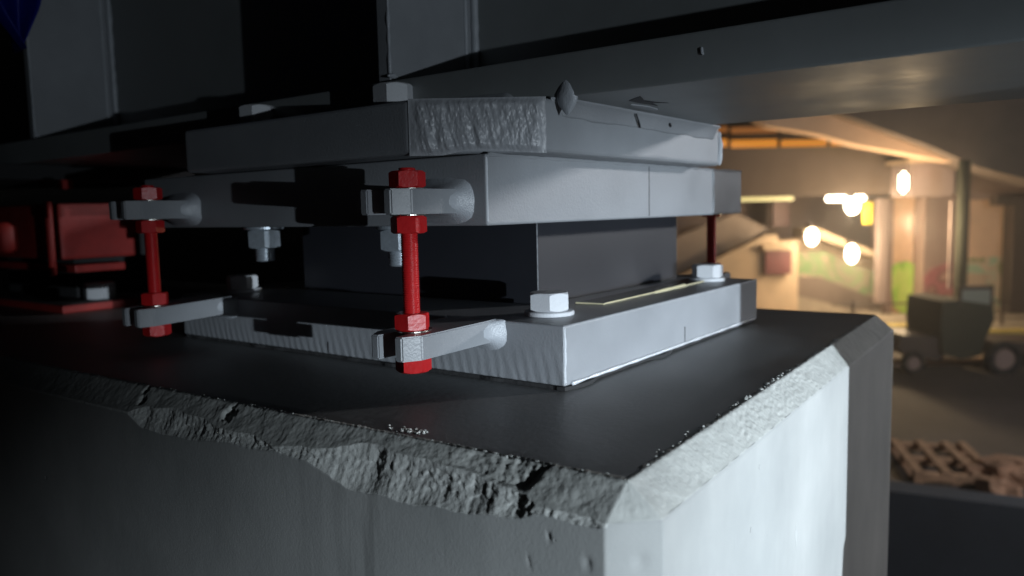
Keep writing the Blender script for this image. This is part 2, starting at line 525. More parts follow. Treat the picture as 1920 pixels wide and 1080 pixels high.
# white crumbs on the coated top
bm = bmesh.new()
for i in range(46):
    c = random.choice((0, 0, 1, 1, 2))
    u = 0.012 + random.random()*0.006
    v = (0.176, 0.190, 0.204)[c] + random.gauss(0, 0.0035)
    r = random.uniform(0.0004, 0.0014)
    p = pw(u - 0.002*c + random.gauss(0, 0.002), v, 0.0004)
    blob(bm, p, r*1.2, r*1.4, r*0.7, 0.5, 900, 1)
M['white'] = mat('white_plaster_crumbs', (0.8, 0.8, 0.76), 0.8)
o = obj('plaster_crumbs', bm, M['white'])
tag(o, 'white plaster crumbs scattered on the dark pier top near its broken edge', 'crumbs', kind='stuff')

# ================================================================== the bearing
bearing = empty('bridge_bearing', (0.26, 0.33, -0.004), 'grey painted steel bridge bearing between pier top and girder, with slotted lugs', 'bearing')
T0 = 0.055
BX, BY = 0.495, 0.613
bm = bmesh.new()
box(bm, 0, BX, 0, BY, 0, T0, 0.0022, 3)
bp_ = obj('base_plate', bm, [M['ripple']], bearing)
bm = bmesh.new()   # uneven bedding mortar, its near-black bulges painting the shaded gap below the plate
pts = []
def edge(p, q, n):
    for i in range(n):
        t = i/n
        pts.append((p[0]+(q[0]-p[0])*t, p[1]+(q[1]-p[1])*t))
edge((0.004, 0.004), (BX-0.004, 0.004), 160); edge((BX-0.004, 0.004), (BX-0.004, BY-0.004), 10); edge((BX-0.004, BY-0.004), (0.004, BY-0.004), 10); edge((0.004, BY-0.004), (0.004, 0.004), 120)
for i, (x, y) in enumerate(pts):
    n_ = noise.noise(Vector((x*30, y*30, 1)))
    k = 0.002 + 0.006*max(0, n_)
    if x < 0.06 and y < 0.01: k += 0.007*math.sin(math.pi*x/0.06)
    if 0.17 < x < 0.225 and y < 0.01: k += 0.006*math.sin(math.pi*(x-0.17)/0.055)
    dx = -1 if x < 0.005 else 0; dy = -1 if y < 0.005 else 0
    pts[i] = (x+dx*k, y+dy*k)
prism(bm, pts, -0.0043, -0.0006)
obj('mortar_bed', bm, M['mortar_shade'], bearing)
bm = bmesh.new()   # sealant line along the foot of the right face
bead(bm, [(0.01, -0.0008, 0.0012), (0.20, -0.0008, 0.0012), (0.485, -0.0008, 0.0012)], 0.0016, 8, 0.6, 40)
obj('sealant_line', bm, M['bead'], bearing)
bm = bmesh.new()
bead(bm, [(0.0020, 0.0012, 0.002), (0.0020, 0.0012, 0.054)], 0.0017, 8, 0.7, 120)
obj('corner_weld', bm, M['bead'], bearing)

TX0, TX1, TY0, TY1, TZ0, TZ1 = -0.0424, 0.567, 0.050, 0.612, 0.145, 0.207
bm = bmesh.new()
box(bm, TX0, TX1, TY0, TY1, TZ0, TZ1, 0.0022, 3)
tp_ = obj('top_plate', bm, M['paint'], bearing)
bm = bmesh.new()
bead(bm, [(TX0+0.0016, TY0+0.0010, TZ0+0.003), (TX0+0.0016, TY0+0.0010, TZ1-0.002)], 0.0013, 8, 0.4, 120)
obj('corner_weld', bm, M['bead'], bearing)
bm = bmesh.new()
bead(bm, [(0.458, TY0+0.0006, TZ0+0.001), (0.461, TY0+0.0006, 0.17), (0.458, TY0+0.0006, TZ1)], 0.0022, 8, 0.9, 90)
obj('weld_run', bm, M['bead'], bearing)
bm = bmesh.new()
bead(bm, [(TX0+0.004, TY0+0.001, TZ1-0.0005), (TX1, TY0+0.001, TZ1-0.0005)], 0.0018, 8, 0.7, 60)
obj('paint_ridge', bm, M['paint'], bearing)
for (x0, y0, z0, z1, ax) in ((0.266, TY0, TZ0+0.002, TZ1-0.002, 'y'), (0.255, 0, 0.001, 0.020, 'y'), (0.0, 0.318, 0.002, 0.014, 'x')):
    bm = bmesh.new()
    zz = [z0 + (z1-z0)*i/8 for i in range(9)]
    L_ = []
    for z in zz:
        w = 0.0008 + 0.0004*noise.noise(Vector((z*300, x0, 0))); c = 0.0006*noise.noise(Vector((z*90, 5, x0)))
        if ax == 'y': L_.append([bm.verts.new(q) for q in ((x0+c-w, y0-0.0002, z), (x0+c+w, y0-0.0002, z), (x0+c+w, y0+0.0004, z), (x0+c-w, y0+0.0004, z))])
        else: L_.append([bm.verts.new(q) for q in ((-0.0002, y0+c-w, z), (-0.0002, y0+c+w, z), (0.0004, y0+c+w, z), (0.0004, y0+c-w, z))])
    for a, b in zip(L_, L_[1:]):
        for i in range(4): bm.faces.new((a[i], a[(i+1) % 4], b[(i+1) % 4], b[i]))
    bm.faces.new(L_[0]); bm.faces.new(L_[-1])
    obj('marker_line', bm, M['ink'], bearing)
# bearing block between the plates
bm = bmesh.new()
box(bm, 0.115, 0.467, 0.107, 0.50, T0-0.001, TZ0+0.001, 0.0015, 2)
blk = obj('bearing_block', bm, M['pot'], bearing)
bm = bmesh.new()
bead(bm, [(0.1155, 0.1075, T0), (0.1155, 0.1075, TZ0)], 0.00045, 6, 0.5, 200)
obj('edge_seam', bm, M['paint'], blk)
# thin sheet on the base plate top
bm = bmesh.new()
prism(bm, [(0.146, 0.043), (0.50, 0.050), (0.495, 0.085), (0.139, 0.075)], T0+0.0002, T0+0.0014)
obj('slide_sheet', bm, M['pot'], bearing)
bm = bmesh.new()
bead(bm, [(0.146, 0.0428, T0+0.0014), (0.27, 0.0453, T0+0.0014)], 0.0009, 6, 0.2)
bead(bm, [(0.27, 0.0453, T0+0.0013), (0.36, 0.047, T0+0.0018)], 0.0019, 6, 0.2)
bead(bm, [(0.36, 0.047, T0+0.0011), (0.45, 0.049, T0+0.0014)], 0.0009, 6, 0.2)
bead(bm, [(0.146, 0.0428, T0+0.0011), (0.139, 0.075, T0+0.0014)], 0.0009, 6, 0.2)
obj('sheet_edge', bm, M['edge_gleam'], bearing)

# slotted lugs
def lug(xf, sgn, yc, zc, ztip, length, th=0.021, w=0.054):
    """fork-ended lug welded to the plate face at xf, reaching length along sgn*x"""
    h = w/2
    def X(d): return xf + sgn*d
    slot = 0.0095
    c = 0.015
    outl = [(0, -h), (length-c, -h), (length, -h+0.009), (length, -slot), (length-0.048, -slot), (length-0.053, -slot*0.6), (length-0.055, 0), (length-0.053, slot*0.6), (length-0.048, slot), (length, slot), (length, h-0.009), (length-c, h), (0, h)]
    pl = [(X(d), yc+y) for d, y in outl]
    bm = bmesh.new()
    lo_, hi_ = [], []
    for (d, y), (x, yy) in zip(outl, pl):
        z = zc + (ztip-zc)*d/length
        lo_.append(bm.verts.new((x, yy, z-th/2))); hi_.append(bm.verts.new((x, yy, z+th/2)))
    fs = [bm.faces.new(lo_), bm.faces.new(hi_)]
    n = len(pl)
    for i in range(n): fs.append(bm.faces.new((lo_[i], lo_[(i+1) % n], hi_[(i+1) % n], hi_[i])))
    bmesh.ops.bevel(bm, geom=list({e for f in fs for e in f.edges}), offset=0.0012, segments=2, affect='EDGES')
    o = obj('lug', bm, M['paint'], bearing)
    # flared weld where it meets the plate
    bm = bmesh.new()
    N = 28; rows = 9
    prev = None
    for r in range(rows):
        t = r/(rows-1)
        d = 0.024*t
        flare = 0.0098*(1-t)**2.2
        row = []
        for i in range(N):
            a = 2*math.pi*i/N
            ca, sa = math.cos(a), math.sin(a)
            k = 1/max(abs(ca)**4 + abs(sa)**4, 1e-6)**0.25
            yy = yc + ca*k*(h+flare-0.0005*(r == rows-1)); zz = zc + sa*k*(th/2+flare)
            p = Vector((X(d), yy, zz + (ztip-zc)*d/length))
            nn = 0.0011*fbm(p*190, 3)*(1-t)**0.5
            p += Vector((0, ca*nn*1.4, sa*nn*1.4))
            if zc < 0.1: p.z = min(p.z, T0 + 0.001 + max(0, nn))
            row.append(bm.verts.new(p))
        if prev:
            for i in range(N): bm.faces.new((prev[i], prev[(i+1) % N], row[(i+1) % N], row[i])).smooth = True
        prev = row
    obj('weld', bm, M['weld'], o)
    return o
Y1, Y2 = 0.101, 0.523
RX = -0.087
lug(0, -1, Y1, 0.046, 0.0445, 0.119)
lug(TX0, -1, Y1, 0.167, 0.167, 0.083)
lug(0, -1, Y2, 0.047, 0.0425, 0.119)
lug(TX0, -1, Y2, 0.167, 0.167, 0.083)
RX2, RY2 = 0.612, 0.115
lug(BX, 1, RY2, 0.04, 0.04, 0.145)
lug(TX1, 1, RY2, 0.167, 0.167, 0.075)

# red transit rods
def rod(x, y, zl, zu, label, tx=0):
    r = empty('transit_rod', (x, y, zl), label, 'rod', 'red threaded transit rods through the bearing lugs')
    thh = 0.0105
    bm = bmesh.new(); thread(bm, x, y, zl-thh-0.016, zu+thh+0.0185, 0.0077)
    obj('threaded_rod', bm, M['red'], r, True)
    spec = [(zu+thh+0.0014, 0.0145, 0.3), (zu-thh-0.0014-0.0150, 0.0150, 0.1), (zl+thh+0.0014, 0.0145, 0.55), (zl-thh-0.0145, 0.0135, 0.2)]
    for z0, h, ro in spec:
        bm = bmesh.new(); hexnut(bm, x, y, z0, z0+h, 0.0272, ro + tx)
        obj('nut', bm, M['red'], r)
    for z0 in (zu+thh, zu-thh-0.0014, zl+thh):
        bm = bmesh.new(); disc(bm, x, y, z0, z0+0.0013, 0.0155, 36, 0.0003)
        obj('washer', bm, M['washer'], r)
    return r
rod(RX, Y1, 0.0447, 0.167, 'bright red threaded rod with four red nuts, nearest the camera and fully torchlit')
rod(RX, Y2, 0.0432, 0.167, 'dark red threaded rod with red nuts at the shadowed left end of the bearing', 0.35)
rod(RX2, RY2, 0.040, 0.167, 'red rod behind the far right end of the bearing seen against the lit street', 0.2)

# anchor bolts on the base plate
def anchor(x, y, rot, label):
    r = empty('anchor_bolt', (x, y, T0), label, 'bolt', 'hexagon head anchor bolts on the base plate')
    bm = bmesh.new(); disc(bm, x, y, T0, T0+0.0045, 0.0245, 48, 0.0008)
    obj('washer', bm, M['bolt'], r)
    bm = bmesh.new(); hexnut(bm, x, y, T0+0.0045, T0+0.0225, 0.0365, rot)
    obj('bolt_head', bm, M['bolt'], r)
anchor(0.0557, 0.053, 0.62, 'large pale grey hexagon bolt with washer at the near corner of the base plate')
anchor(0.447, 0.053, 0.75, 'grey hexagon bolt at the far right corner of the base plate')
anchor(0.056, 0.557, 0.2, 'dim hexagon bolt on the dark left end of the base plate')

# ================================================================== the girder
gird = empty('bridge_girder', (0.18, 0, 0.2075), 'grey steel bridge girder with wide bottom flange and web stiffeners above the bearing', 'girder')
SZ0, SZ1 = 0.2078, 0.2555
FX0, FX1, FZ1 = 0.014, 0.351, 0.2935
WX = 0.175
bm = bmesh.new()
sole = [(-0.002, 0.016), (0.396, 0.016), (0.396, 0.49), (-0.075, 0.46), (-0.075, 0.109)]
prism(bm, sole, SZ0, SZ1, 0.0055, 4)
sp = obj('sole_plate', bm, M['paint'], gird)
# flame-cut corner face of the sole plate, rough
bm = bmesh.new()
A, B = Vector((-0.0765, 0.1075, 0)), Vector((-0.0025, 0.0135, 0))
dirv = (B-A).normalized(); nrm = Vector((-dirv.y, dirv.x, 0)); nrm = nrm if nrm.x < 0 else -nrm
NA, NB = 150, 56
g = []
for i in range(NA+1):
    row = []
    for j in range(NB+1):
        s, t = i/NA, j/NB
        zb = SZ0 + 0.0035*smooth(0.22, 0.42, s)*smooth(1.1, 0.5, s) - 0.001
        p = A.lerp(B, s); z = zb + (SZ1+0.0003-zb)*t
        q = Vector((s*12, z*20, 0))
        d = 0.0014*noise.noise(Vector((s*15 + z*25, z*14, 3))) + 0.0011*fbm(Vector((s*30 + z*60, z*75, 1)), 4) + 0.0008*abs(noise.noise(Vector((s*60, z*200, 8))))
        ed = smooth(0, 0.10, s)*smooth(1, 0.92, s)*smooth(0, 0.14, t)*smooth(1, 0.86, t)
        v = p + nrm*(0.0001 + (d+0.0010)*ed - 0.0022*(1-ed)); v.z = z
        row.append(bm.verts.new(v))
    g.append(row)
for i in range(NA):
    for j in range(NB): bm.faces.new((g[i][j], g[i+1][j], g[i+1][j+1], g[i][j+1])).smooth = True
obj('flame_cut_face', bm, M['rough_paint'], sp)
# girder plates
bm = bmesh.new(); box(bm, FX0, FX1, -4, 6, SZ1+0.0002, FZ1, 0.0018, 2)
fl = obj('bottom_flange', bm, M['girder'], gird)
bm = bmesh.new(); box(bm, WX, WX+0.016, -4, 6, FZ1-0.0005, 1.5)
obj('web', bm, M['girder'], gird)
bm = bmesh.new(); box(bm, FX0, FX1, -4, 6, 1.5, 1.54)
obj('top_flange', bm, M['girder'], gird)
for y in (0.234, 1.092, -1.2):
    bm = bmesh.new(); box(bm, 0.030, WX+0.0005, y, y+0.018, FZ1-0.0005, 1.5, 0.0018, 2)
    s = obj('stiffener', bm, M['paint'], gird)
    bm = bmesh.new()
    bead(bm, [(WX-0.004, y-0.003, FZ1), (WX-0.004, y-0.003, 1.0)], 0.0050, 8, 0.35, 70)
    bead(bm, [(WX-0.018, y-0.0005, FZ1), (WX-0.018, y-0.0005, 1.0)], 0.0025, 8, 0.35, 70)
    bead(bm, [(0.031, y+0.001, FZ1+0.004), (0.031, y+0.001, 1.0)], 0.0017, 8, 0.6, 80)
    blob(bm, (0.033, y-0.001, FZ1+0.009), 0.007, 0.003, 0.003, 0.5)
    obj('weld', bm, M['weld'], s, True)
# fillet weld between sole plate and flange
bm = bmesh.new()
def fillet(bm, P, Q, d1, d2, leg1, leg2, n=60):
    """triangular, slightly hollow fillet along P-Q, legs along d1 and d2"""
    prev = None
    for i in range(n+1):
        c = P.lerp(Q, i/n)
        k = (1 + 0.10*noise.noise(c*30) + 0.03*noise.noise(c*120))*smooth(-0.01, 0.05, i/n)*smooth(1.01, 0.97, i/n)
        row = []
        for j in range(7):
            t = j/6
            a = d1*leg1*k*(1-t)**1.25 + d2*leg2*k*t**1.25
            row.append(bm.verts.new(c + a))
        row.append(bm.verts.new(c - d1*0.002 - d2*0.002))
        if prev:
            for j in range(8): bm.faces.new((prev[j], prev[(j+1) % 8], row[(j+1) % 8], row[j])).smooth = True
        prev = row
    return bm
fillet(bm, Vector((0.010, 0.017, SZ1+0.0003)), Vector((0.387, 0.017, SZ1+0.0003)), Vector((0, -1, 0)), Vector((0, -0.03, -1)), 0.012, 0.017)
fillet(bm, Vector((FX0+0.001, 0.050, SZ1-0.0005)), Vector((FX0+0.001, 0.46, SZ1-0.0005)), Vector((-1, 0, 0)), Vector((0, 0, 1)), 0.014, 0.014, 90)
obj('fillet_weld', bm, M['paint'], gird)
bm = bmesh.new()
K = 22
prev = None
for i in range(13):      # pointed weld end running up the flange edge
    t = i/12
    w = 0.013*math.sin(math.pi*min(1, t*0.93+0.02))**1.1*(1-0.45*t) + 0.0005
    z = SZ1 - 0.015 + 0.036*t
    row = []
    for j in range(K):
        a_ = 2*math.pi*j/K
        p_ = Vector((0.017 + 0.55*w*math.cos(a_), 0.004 + w*math.sin(a_), z))
        row.append(bm.verts.new(p_ + Vector((0.0008, 0.0008, 0))*noise.noise(p_*220)))
    if prev:
        for j in range(K): bm.faces.new((prev[j], prev[(j+1) % K], row[(j+1) % K], row[j]))
    else: bm.faces.new(row[::-1])
    prev = row
bm.faces.new(prev)
obj('weld_lump', bm, M['weld'], gird, True)
bm = bmesh.new()
bead(bm, [(0.3965, 0.0165, SZ0+0.001), (0.3975, 0.0155, 0.235), (0.3965, 0.0165, SZ1-0.004)], 0.0028, 8, 0.8, 80)
obj('corner_weld', bm, M['bead'], gird)
# torn paint where flange and sole plate meet
bm = bmesh.new()
def sliver(bm, pts, z, t=0.0012):
    lo_ = [bm.verts.new((x, y, z-t+0.0006*random.random())) for x, y in pts]; hi_ = [bm.verts.new((x, y, z)) for x, y in pts]
    bm.faces.new(lo_); bm.faces.new(hi_[::-1])
    for i in range(len(pts)): bm.faces.new((lo_[i], lo_[(i+1) % len(pts)], hi_[(i+1) % len(pts)], hi_[i]))
zf = SZ1+0.0002
sliver(bm, [(0.075, -0.026), (0.056, -0.047), (0.068, -0.043), (0.085, -0.036), (0.10, -0.038), (0.118, -0.045), (0.106, -0.034), (0.13, -0.028), (0.095, -0.025)], zf-0.0001, 0.0006)
obj('torn_paint', bm, M['ink'], gird)
bm = bmesh.new()
sliver(bm, [(0.098, -0.016), (0.125, -0.021), (0.150, -0.018), (0.158, -0.014), (0.14, -0.009), (0.115, -0.010)], zf-0.0001, 0.0015)
obj('paint_flake', bm, M['paint'], gird)
for P in ([(0.150, 0.006, zf-0.003), (0.164, 0.0105, zf-0.009), (0.175, 0.0145, zf-0.0145)], [(0.236, 0.0095, zf-0.006), (0.243, 0.0115, zf-0.009)]):
    bm = bmesh.new(); bead(bm, P, 0.0010, 6, 0.5)
    obj('paint_drip', bm, M['ink'], gird)
bm = bmesh.new()
bead(bm, [(FX0-0.0003, -0.122, 0.281), (FX0-0.0003, -0.1225, 0.276), (FX0-0.0003, -0.124, 0.2755)], 0.0008, 6, 0.8)
obj('paint_blister', bm, M['weld'], gird)

# bolts through sole plate and top plate
def thru(x, y, rot, label):
    r = empty('clamping_bolt', (x, y, TZ0), label, 'bolt', 'clamping bolts through top plate and sole plate')
    bm = bmesh.new(); disc(bm, x, y, SZ1, SZ1+0.005, 0.023, 40, 0.0008); obj('washer', bm, M['bolt'], r)
    bm = bmesh.new(); hexnut(bm, x, y, SZ1+0.005, SZ1+0.0305, 0.036, rot); obj('bolt_head', bm, M['bolt'], r)
    bm = bmesh.new(); disc(bm, x, y, TZ0-0.004, TZ0, 0.023, 40, 0.0008); obj('washer', bm, M['zinc'], r)
    bm = bmesh.new(); hexnut(bm, x, y, TZ0-0.026, TZ0-0.004, 0.036, rot+0.3); obj('nut', bm, M['zinc'], r)
    bm = bmesh.new(); thread(bm, x, y, TZ0-0.042, TZ0-0.024, 0.0118, 0.003, 0.0013); obj('stud_end', bm, M['zinc'], r, True)
thru(0.0, 0.200, 0.45, 'pale hexagon bolt below the torchlit stiffener, its nut behind the near red rod')
thru(0.0, 0.425, 0.65, 'half lit hexagon bolt through the left part of the sole plate with grey nut below')

# ================================================================== left background: a second, red bearing and a blue sheet
rb = empty('red_bearing', (0.15, 1.25, -0.004), 'red painted steel bearing on the pier in the dark behind the left red rod', 'bearing')
bm = bmesh.new(); box(bm, 0.03, 0.165, 1.04, 1.55, -0.0035, 0.010, 0.003); obj('base_plate', bm, M['redold'], rb)
bm = bmesh.new(); box(bm, 0.034, 0.161, 1.046, 1.54, 0.0095, 0.0120, 0.0005); obj('shade_sheet', bm, M['mortar_shade'], rb)  # near-black sheet laid over the red to paint the plate top unlit
bm = bmesh.new(); box(bm, 0.060, 0.20, 1.10, 1.46, 0.086, 0.186, 0.006); obj('guide_block', bm, M['redold'], rb)
bm = bmesh.new(); box(bm, 0.078, 0.17, 1.09, 1.46, 0.062, 0.076, 0.003); obj('lower_lip', bm, M['redold'], rb)
bm = bmesh.new(); box(bm, 0.10, 0.26, 1.14, 1.44, 0.012, 0.187, 0.003); obj('core', bm, M['mortar_shade'], rb)
bm = bmesh.new(); box(bm, -0.03, 0.34, 1.12, 1.5, 0.228, 0.255, 0.003); obj('top_plate', bm, M['mortar_shade'], rb)  # core and top plate coloured near-black as if out of the beam
bm = bmesh.new(); disc(bm, 0.041, 1.09, 0.06, 0.190, 0.006, 20, 0.002); obj('stud', bm, M['redold'], rb, True)
bm = bmesh.new(); disc(bm, 0.0, 1.17, 0.10, 0.155, 0.020, 32, 0.008); obj('end_stop', bm, M['redold'], rb, True)
bm = bmesh.new(); hexnut(bm, 0.118, 1.09, 0.012, 0.042, 0.048, 0.3); obj('nut', bm, M['bolt'], rb)
bm = bmesh.new(); hexnut(bm, 0.082, 1.11, 0.212, 0.228, 0.022, 0.3); obj('nut', bm, M['redold'], rb)

bm = bmesh.new()
g = []
NU, NV = 40, 44
for i in range(NU+1):
    row = []
    for j in range(NV+1):
        s, t = i/NU, j/NV
        wdt = 0.30*(1-t)**0.9 + 0.003
        x = -0.102 + (s-0.62)*wdt
        y = 0.80 + 0.016*math.sin(s*15 + t*3) + 0.03*(s-0.5) - 0.02*noise.noise(Vector((s*3, t*3, 0)))
        z = 0.72 - 0.335*t - 0.03*abs(s-0.4)*(1-t)
        row.append(bm.verts.new((x + 0.004*noise.noise(Vector((t*9, 0, 0))), y, z)))
    g.append(row)
for i in range(NU):
    for j in range(NV): bm.faces.new((g[i][j], g[i+1][j], g[i+1][j+1], g[i][j+1])).smooth = True
bmesh.ops.solidify(bm, geom=bm.faces[:], thickness=0.0015)
tag(obj('tarpaulin', bm, M['blue']), 'deep blue tarpaulin corner hanging in folds at the top left beside the far stiffener', 'tarpaulin')

#BACKGROUND
# ================================================================== the street beyond the pier
HX = Vector((math.cos(YAW), math.sin(YAW), 0)); HR = Vector((math.sin(YAW), -math.cos(YAW), 0)); HZ = Vector((0, 0, 1))
def ru(px, py, D):
    d = FW + RT*((px-960)/FPX) - UP*((py-540)/FPX)
    k = D/d.dot(HX)
    return k*d.dot(HR), k*d.z + CAM.z
def wpt(r, u, D): return Vector((CAM.x, CAM.y, 0)) + HR*r + HX*D + HZ*u
def span(px0, px1, py0, py1, D):
    r0, _ = ru(px0, (py0+py1)/2, D); r1, _ = ru(px1, (py0+py1)/2, D)
    _, u1 = ru((px0+px1)/2, py0, D); _, u0 = ru((px0+px1)/2, py1, D)
    return r0, r1, u0, u1
def fbox(bm, r0, r1, u0, u1, D, dep, bev=0.0):
    vs = [bm.verts.new(wpt(r, u, d)) for d in (D, D+dep) for r, u in ((r0, u0), (r1, u0), (r1, u1), (r0, u1))]
    fs = [bm.faces.new([vs[i] for i in q]) for q in ((0, 1, 2, 3), (7, 6, 5, 4), (0, 4, 5, 1), (1, 5, 6, 2), (2, 6, 7, 3), (3, 7, 4, 0))]
    if bev: bmesh.ops.bevel(bm, geom=list({e for f in fs for e in f.edges}), offset=bev, segments=2, affect='EDGES')
    return bm
def pbox(bm, px0, px1, py0, py1, D, dep, bev=0.0):
    return fbox(bm, *span(px0, px1, py0, py1, D), D, dep, bev)
def ppoly(bm, pts, D, dep):
    P = [ru(x, y, D) for x, y in pts]
    a = [bm.verts.new(wpt(r, u, D)) for r, u in P]; b = [bm.verts.new(wpt(r, u, D+dep)) for r, u in P]
    bm.faces.new(a); bm.faces.new(b[::-1])
    for i in range(len(P)): bm.faces.new((a[i], a[(i+1) % len(P)], b[(i+1) % len(P)], b[i]))
    return bm
def newbm(): return bmesh.new()
def foot(px, D):
    r, _ = ru(px, 600, D); return wpt(r, ZG, D)

M['asphalt'] = mat('worn_asphalt', (0.085, 0.07, 0.062), 0.75, bump=0.01, scale=30, var=0.35, vscale=0.9, detail=8)
M['pave'] = mat('pale_pavement', (0.30, 0.26, 0.21), 0.8, bump=0.004, scale=20, var=0.2, vscale=3)
M['plaster'] = mat('beige_render', (0.55, 0.43, 0.31), 0.8, var=0.12, vscale=1.3)
M['plaster2'] = mat('brown_grey_render', (0.33, 0.27, 0.235), 0.8, var=0.12, vscale=1.0)
M['plank'] = mat('salmon_beige_planking', (0.72, 0.50, 0.35), 0.8, var=0.12, vscale=1.3)
M['fascia'] = mat('dark_brown_grey_fascia', (0.17, 0.135, 0.115), 0.8, var=0.15, vscale=0.8)
M['mauve'] = mat('mauve_grey_render', (0.28, 0.22, 0.21), 0.8, var=0.1, vscale=1.0)
M['brown'] = mat('brown_render_pillar', (0.27, 0.19, 0.165), 0.8, var=0.12, vscale=1.2)
M['dark'] = mat('dark_bronze_steel', (0.06, 0.042, 0.036), 0.5, var=0.2, vscale=3)
M['under'] = mat('dark_overbridge_concrete', (0.15, 0.12, 0.105), 0.85, var=0.25, vscale=0.6)
M['olive'] = mat('dark_olive_painted_steel', (0.035, 0.040, 0.028), 0.9, var=0.2, vscale=3)
M['kerb'] = mat('yellow_painted_kerb', (0.62, 0.50, 0.14), 0.7, var=0.2, vscale=2)
M['rubber'] = mat('black_tyre_rubber', (0.02, 0.018, 0.018), 0.8)
M['brick'] = mat('orange_buff_rubble', (0.42, 0.24, 0.15), 0.85, bump=0.01, scale=20, var=0.35, vscale=4)
M['barrier'] = mat('blue_grey_wall_paint', (0.035, 0.045, 0.06), 0.9, var=0.2, vscale=1.5)
M['maroon'] = mat('maroon_window_film', (0.16, 0.06, 0.065), 0.4, var=0.25, vscale=1.5)
M['yellow'] = mat('yellow_sign_enamel', (0.80, 0.62, 0.06), 0.4)
M['lamp'] = mat('warm_white_lamp', (0.9, 0.9, 0.9), 0.4, emit=(1, 0.86, 0.62), es=14)
M['lampdim'] = mat('dim_greenish_lamp', (0.8, 0.8, 0.6), 0.4, emit=(0.62, 0.55, 0.18), es=0.8)
M['orange'] = mat('orange_lit_glazing', (0.6, 0.25, 0.05), 0.4, emit=(0.85, 0.30, 0.03), es=0.75)
M['orangedim'] = mat('dim_orange_lit_glazing', (0.5, 0.22, 0.08), 0.4, emit=(0.62, 0.22, 0.05), es=0.35)

def mural(name, cols, scale):
    mt = bpy.data.materials.new(name); mt.use_nodes = True
    nt = mt.node_tree; b = nt.nodes['Principled BSDF']; b.inputs['Roughness'].default_value = 0.8
    tc = nt.nodes.new('ShaderNodeTexCoord'); n = nt.nodes.new('ShaderNodeTexNoise')
    n.inputs['Scale'].default_value = scale; n.inputs['Detail'].default_value = 3; n.inputs['Distortion'].default_value = 1.2
    nt.links.new(tc.outputs['Object'], n.inputs['Vector'])
    cr = nt.nodes.new('ShaderNodeValToRGB')
    while len(cr.color_ramp.elements) < len(cols): cr.color_ramp.elements.new(0.5)
    for i, c in enumerate(cols):
        cr.color_ramp.elements[i].position = 0.32 + 0.36*i/(len(cols)-1); cr.color_ramp.elements[i].color = (*c, 1)
    nt.links.new(n.outputs[0], cr.inputs[0]); nt.links.new(cr.outputs[0], b.inputs['Base Color'])
    return mt
M['mgreen'] = mural('bright_green_wall_painting', [(0.14, 0.36, 0.03), (0.36, 0.66, 0.08), (0.52, 0.70, 0.16), (0.26, 0.55, 0.05)], 1.2)
M['mmaroon'] = mural('maroon_wall_painting', [(0.24, 0.08, 0.09), (0.36, 0.12, 0.14), (0.14, 0.06, 0.06), (0.40, 0.24, 0.20)], 2.0)
M['msage'] = mural('faded_green_wall_painting', [(0.22, 0.30, 0.16), (0.30, 0.25, 0.20), (0.15, 0.26, 0.12), (0.33, 0.27, 0.21)], 1.2)
M['mscene'] = mural('mixed_wall_painting', [(0.60, 0.46, 0.33), (0.30, 0.52, 0.36), (0.66, 0.50, 0.38), (0.16, 0.26, 0.08), (0.70, 0.48, 0.33)], 1.5)

# ground, road, pavement, kerb
bm = newbm(); v = [bm.verts.new(p) for p in ((-60, -60, ZG), (90, -60, ZG), (90, 90, ZG), (-60, 90, ZG))]; bm.faces.new(v)
tag(obj('road', bm, M['asphalt']), kind='structure')
bm = newbm(); fbox(bm, -2, 16, ZG, ZG+0.13, 16.9, 14); tag(obj('pavement', bm, M['pave']), kind='structure')

def place(name, label, cat, px, D, group=None):
    return empty(name, foot(px, D), label, cat, group)

# station building: upper storey band, walls, ramp, columns
b = place('station_building', 'lit station building with beige walls, covered stair and painted panels across the street', 'building', 1600, 20)
bm = newbm(); pbox(bm, 1180, 2150, 330, 640, 24, 0.3); obj('back_wall', bm, M['mauve'], b)
bm = newbm(); pbox(bm, 1180, 1795, 275, 368, 19.3, 0.5); obj('fascia', bm, M['fascia'], b)
bm = newbm(); pbox(bm, 1180, 1960, 248, 262, 21.5, 0.4); obj('roof_edge', bm, M['dark'], b)
bm = newbm(); pbox(bm, 1712, 1793, 302, 368, 18.2, 1.1, 0.05); obj('end_block', bm, M['mauve'], b)
bm = newbm(); pbox(bm, 1706, 1796, 296, 304, 18.1, 1.2, 0.02); obj('coping', bm, M['plaster'], b)
bm = newbm(); pbox(bm, 1796, 2100, 306, 372, 19.5, 0.5); obj('fascia', bm, M['brown'], b)
for a, c in ((1250, 1366), (1370, 1460), (1465, 1553), (1558, 1640)):
    bm = newbm(); pbox(bm, a, c, 262, 276, 20.4, 0.1); obj('lit_window', bm, M['orange'], b)
for a, c in ((1250, 1366), (1370, 1460)):
    bm = newbm(); pbox(bm, a, c, 238, 249, 20.4, 0.1); obj('lit_window', bm, M['orangedim'], b)
for a in (1368, 1462, 1555):
    bm = newbm(); pbox(bm, a-2.5, a+2.5, 232, 278, 20.3, 0.08); obj('mullion', bm, M['dark'], b)
bm = newbm(); ppoly(bm, [(1180, 560), (1340, 488), (1436, 440), (1458, 440), (1458, 452), (1496, 452), (1496, 640), (1180, 640)], 20.2, 0.25); obj('stair_wall', bm, M['plaster'], b)
bm = newbm(); ppoly(bm, [(1180, 480), (1380, 400), (1440, 428), (1340, 486), (1180, 556)], 21.2, 0.25); obj('stair_soffit', bm, M['plaster2'], b)
bm = newbm(); pbox(bm, 1436, 1484, 470, 514, 20.0, 0.15); obj('kiosk_window', bm, M['maroon'], b)
bm = newbm(); pbox(bm, 1432, 1492, 459, 469, 19.9, 0.3); obj('kiosk_canopy', bm, M['plaster'], b)
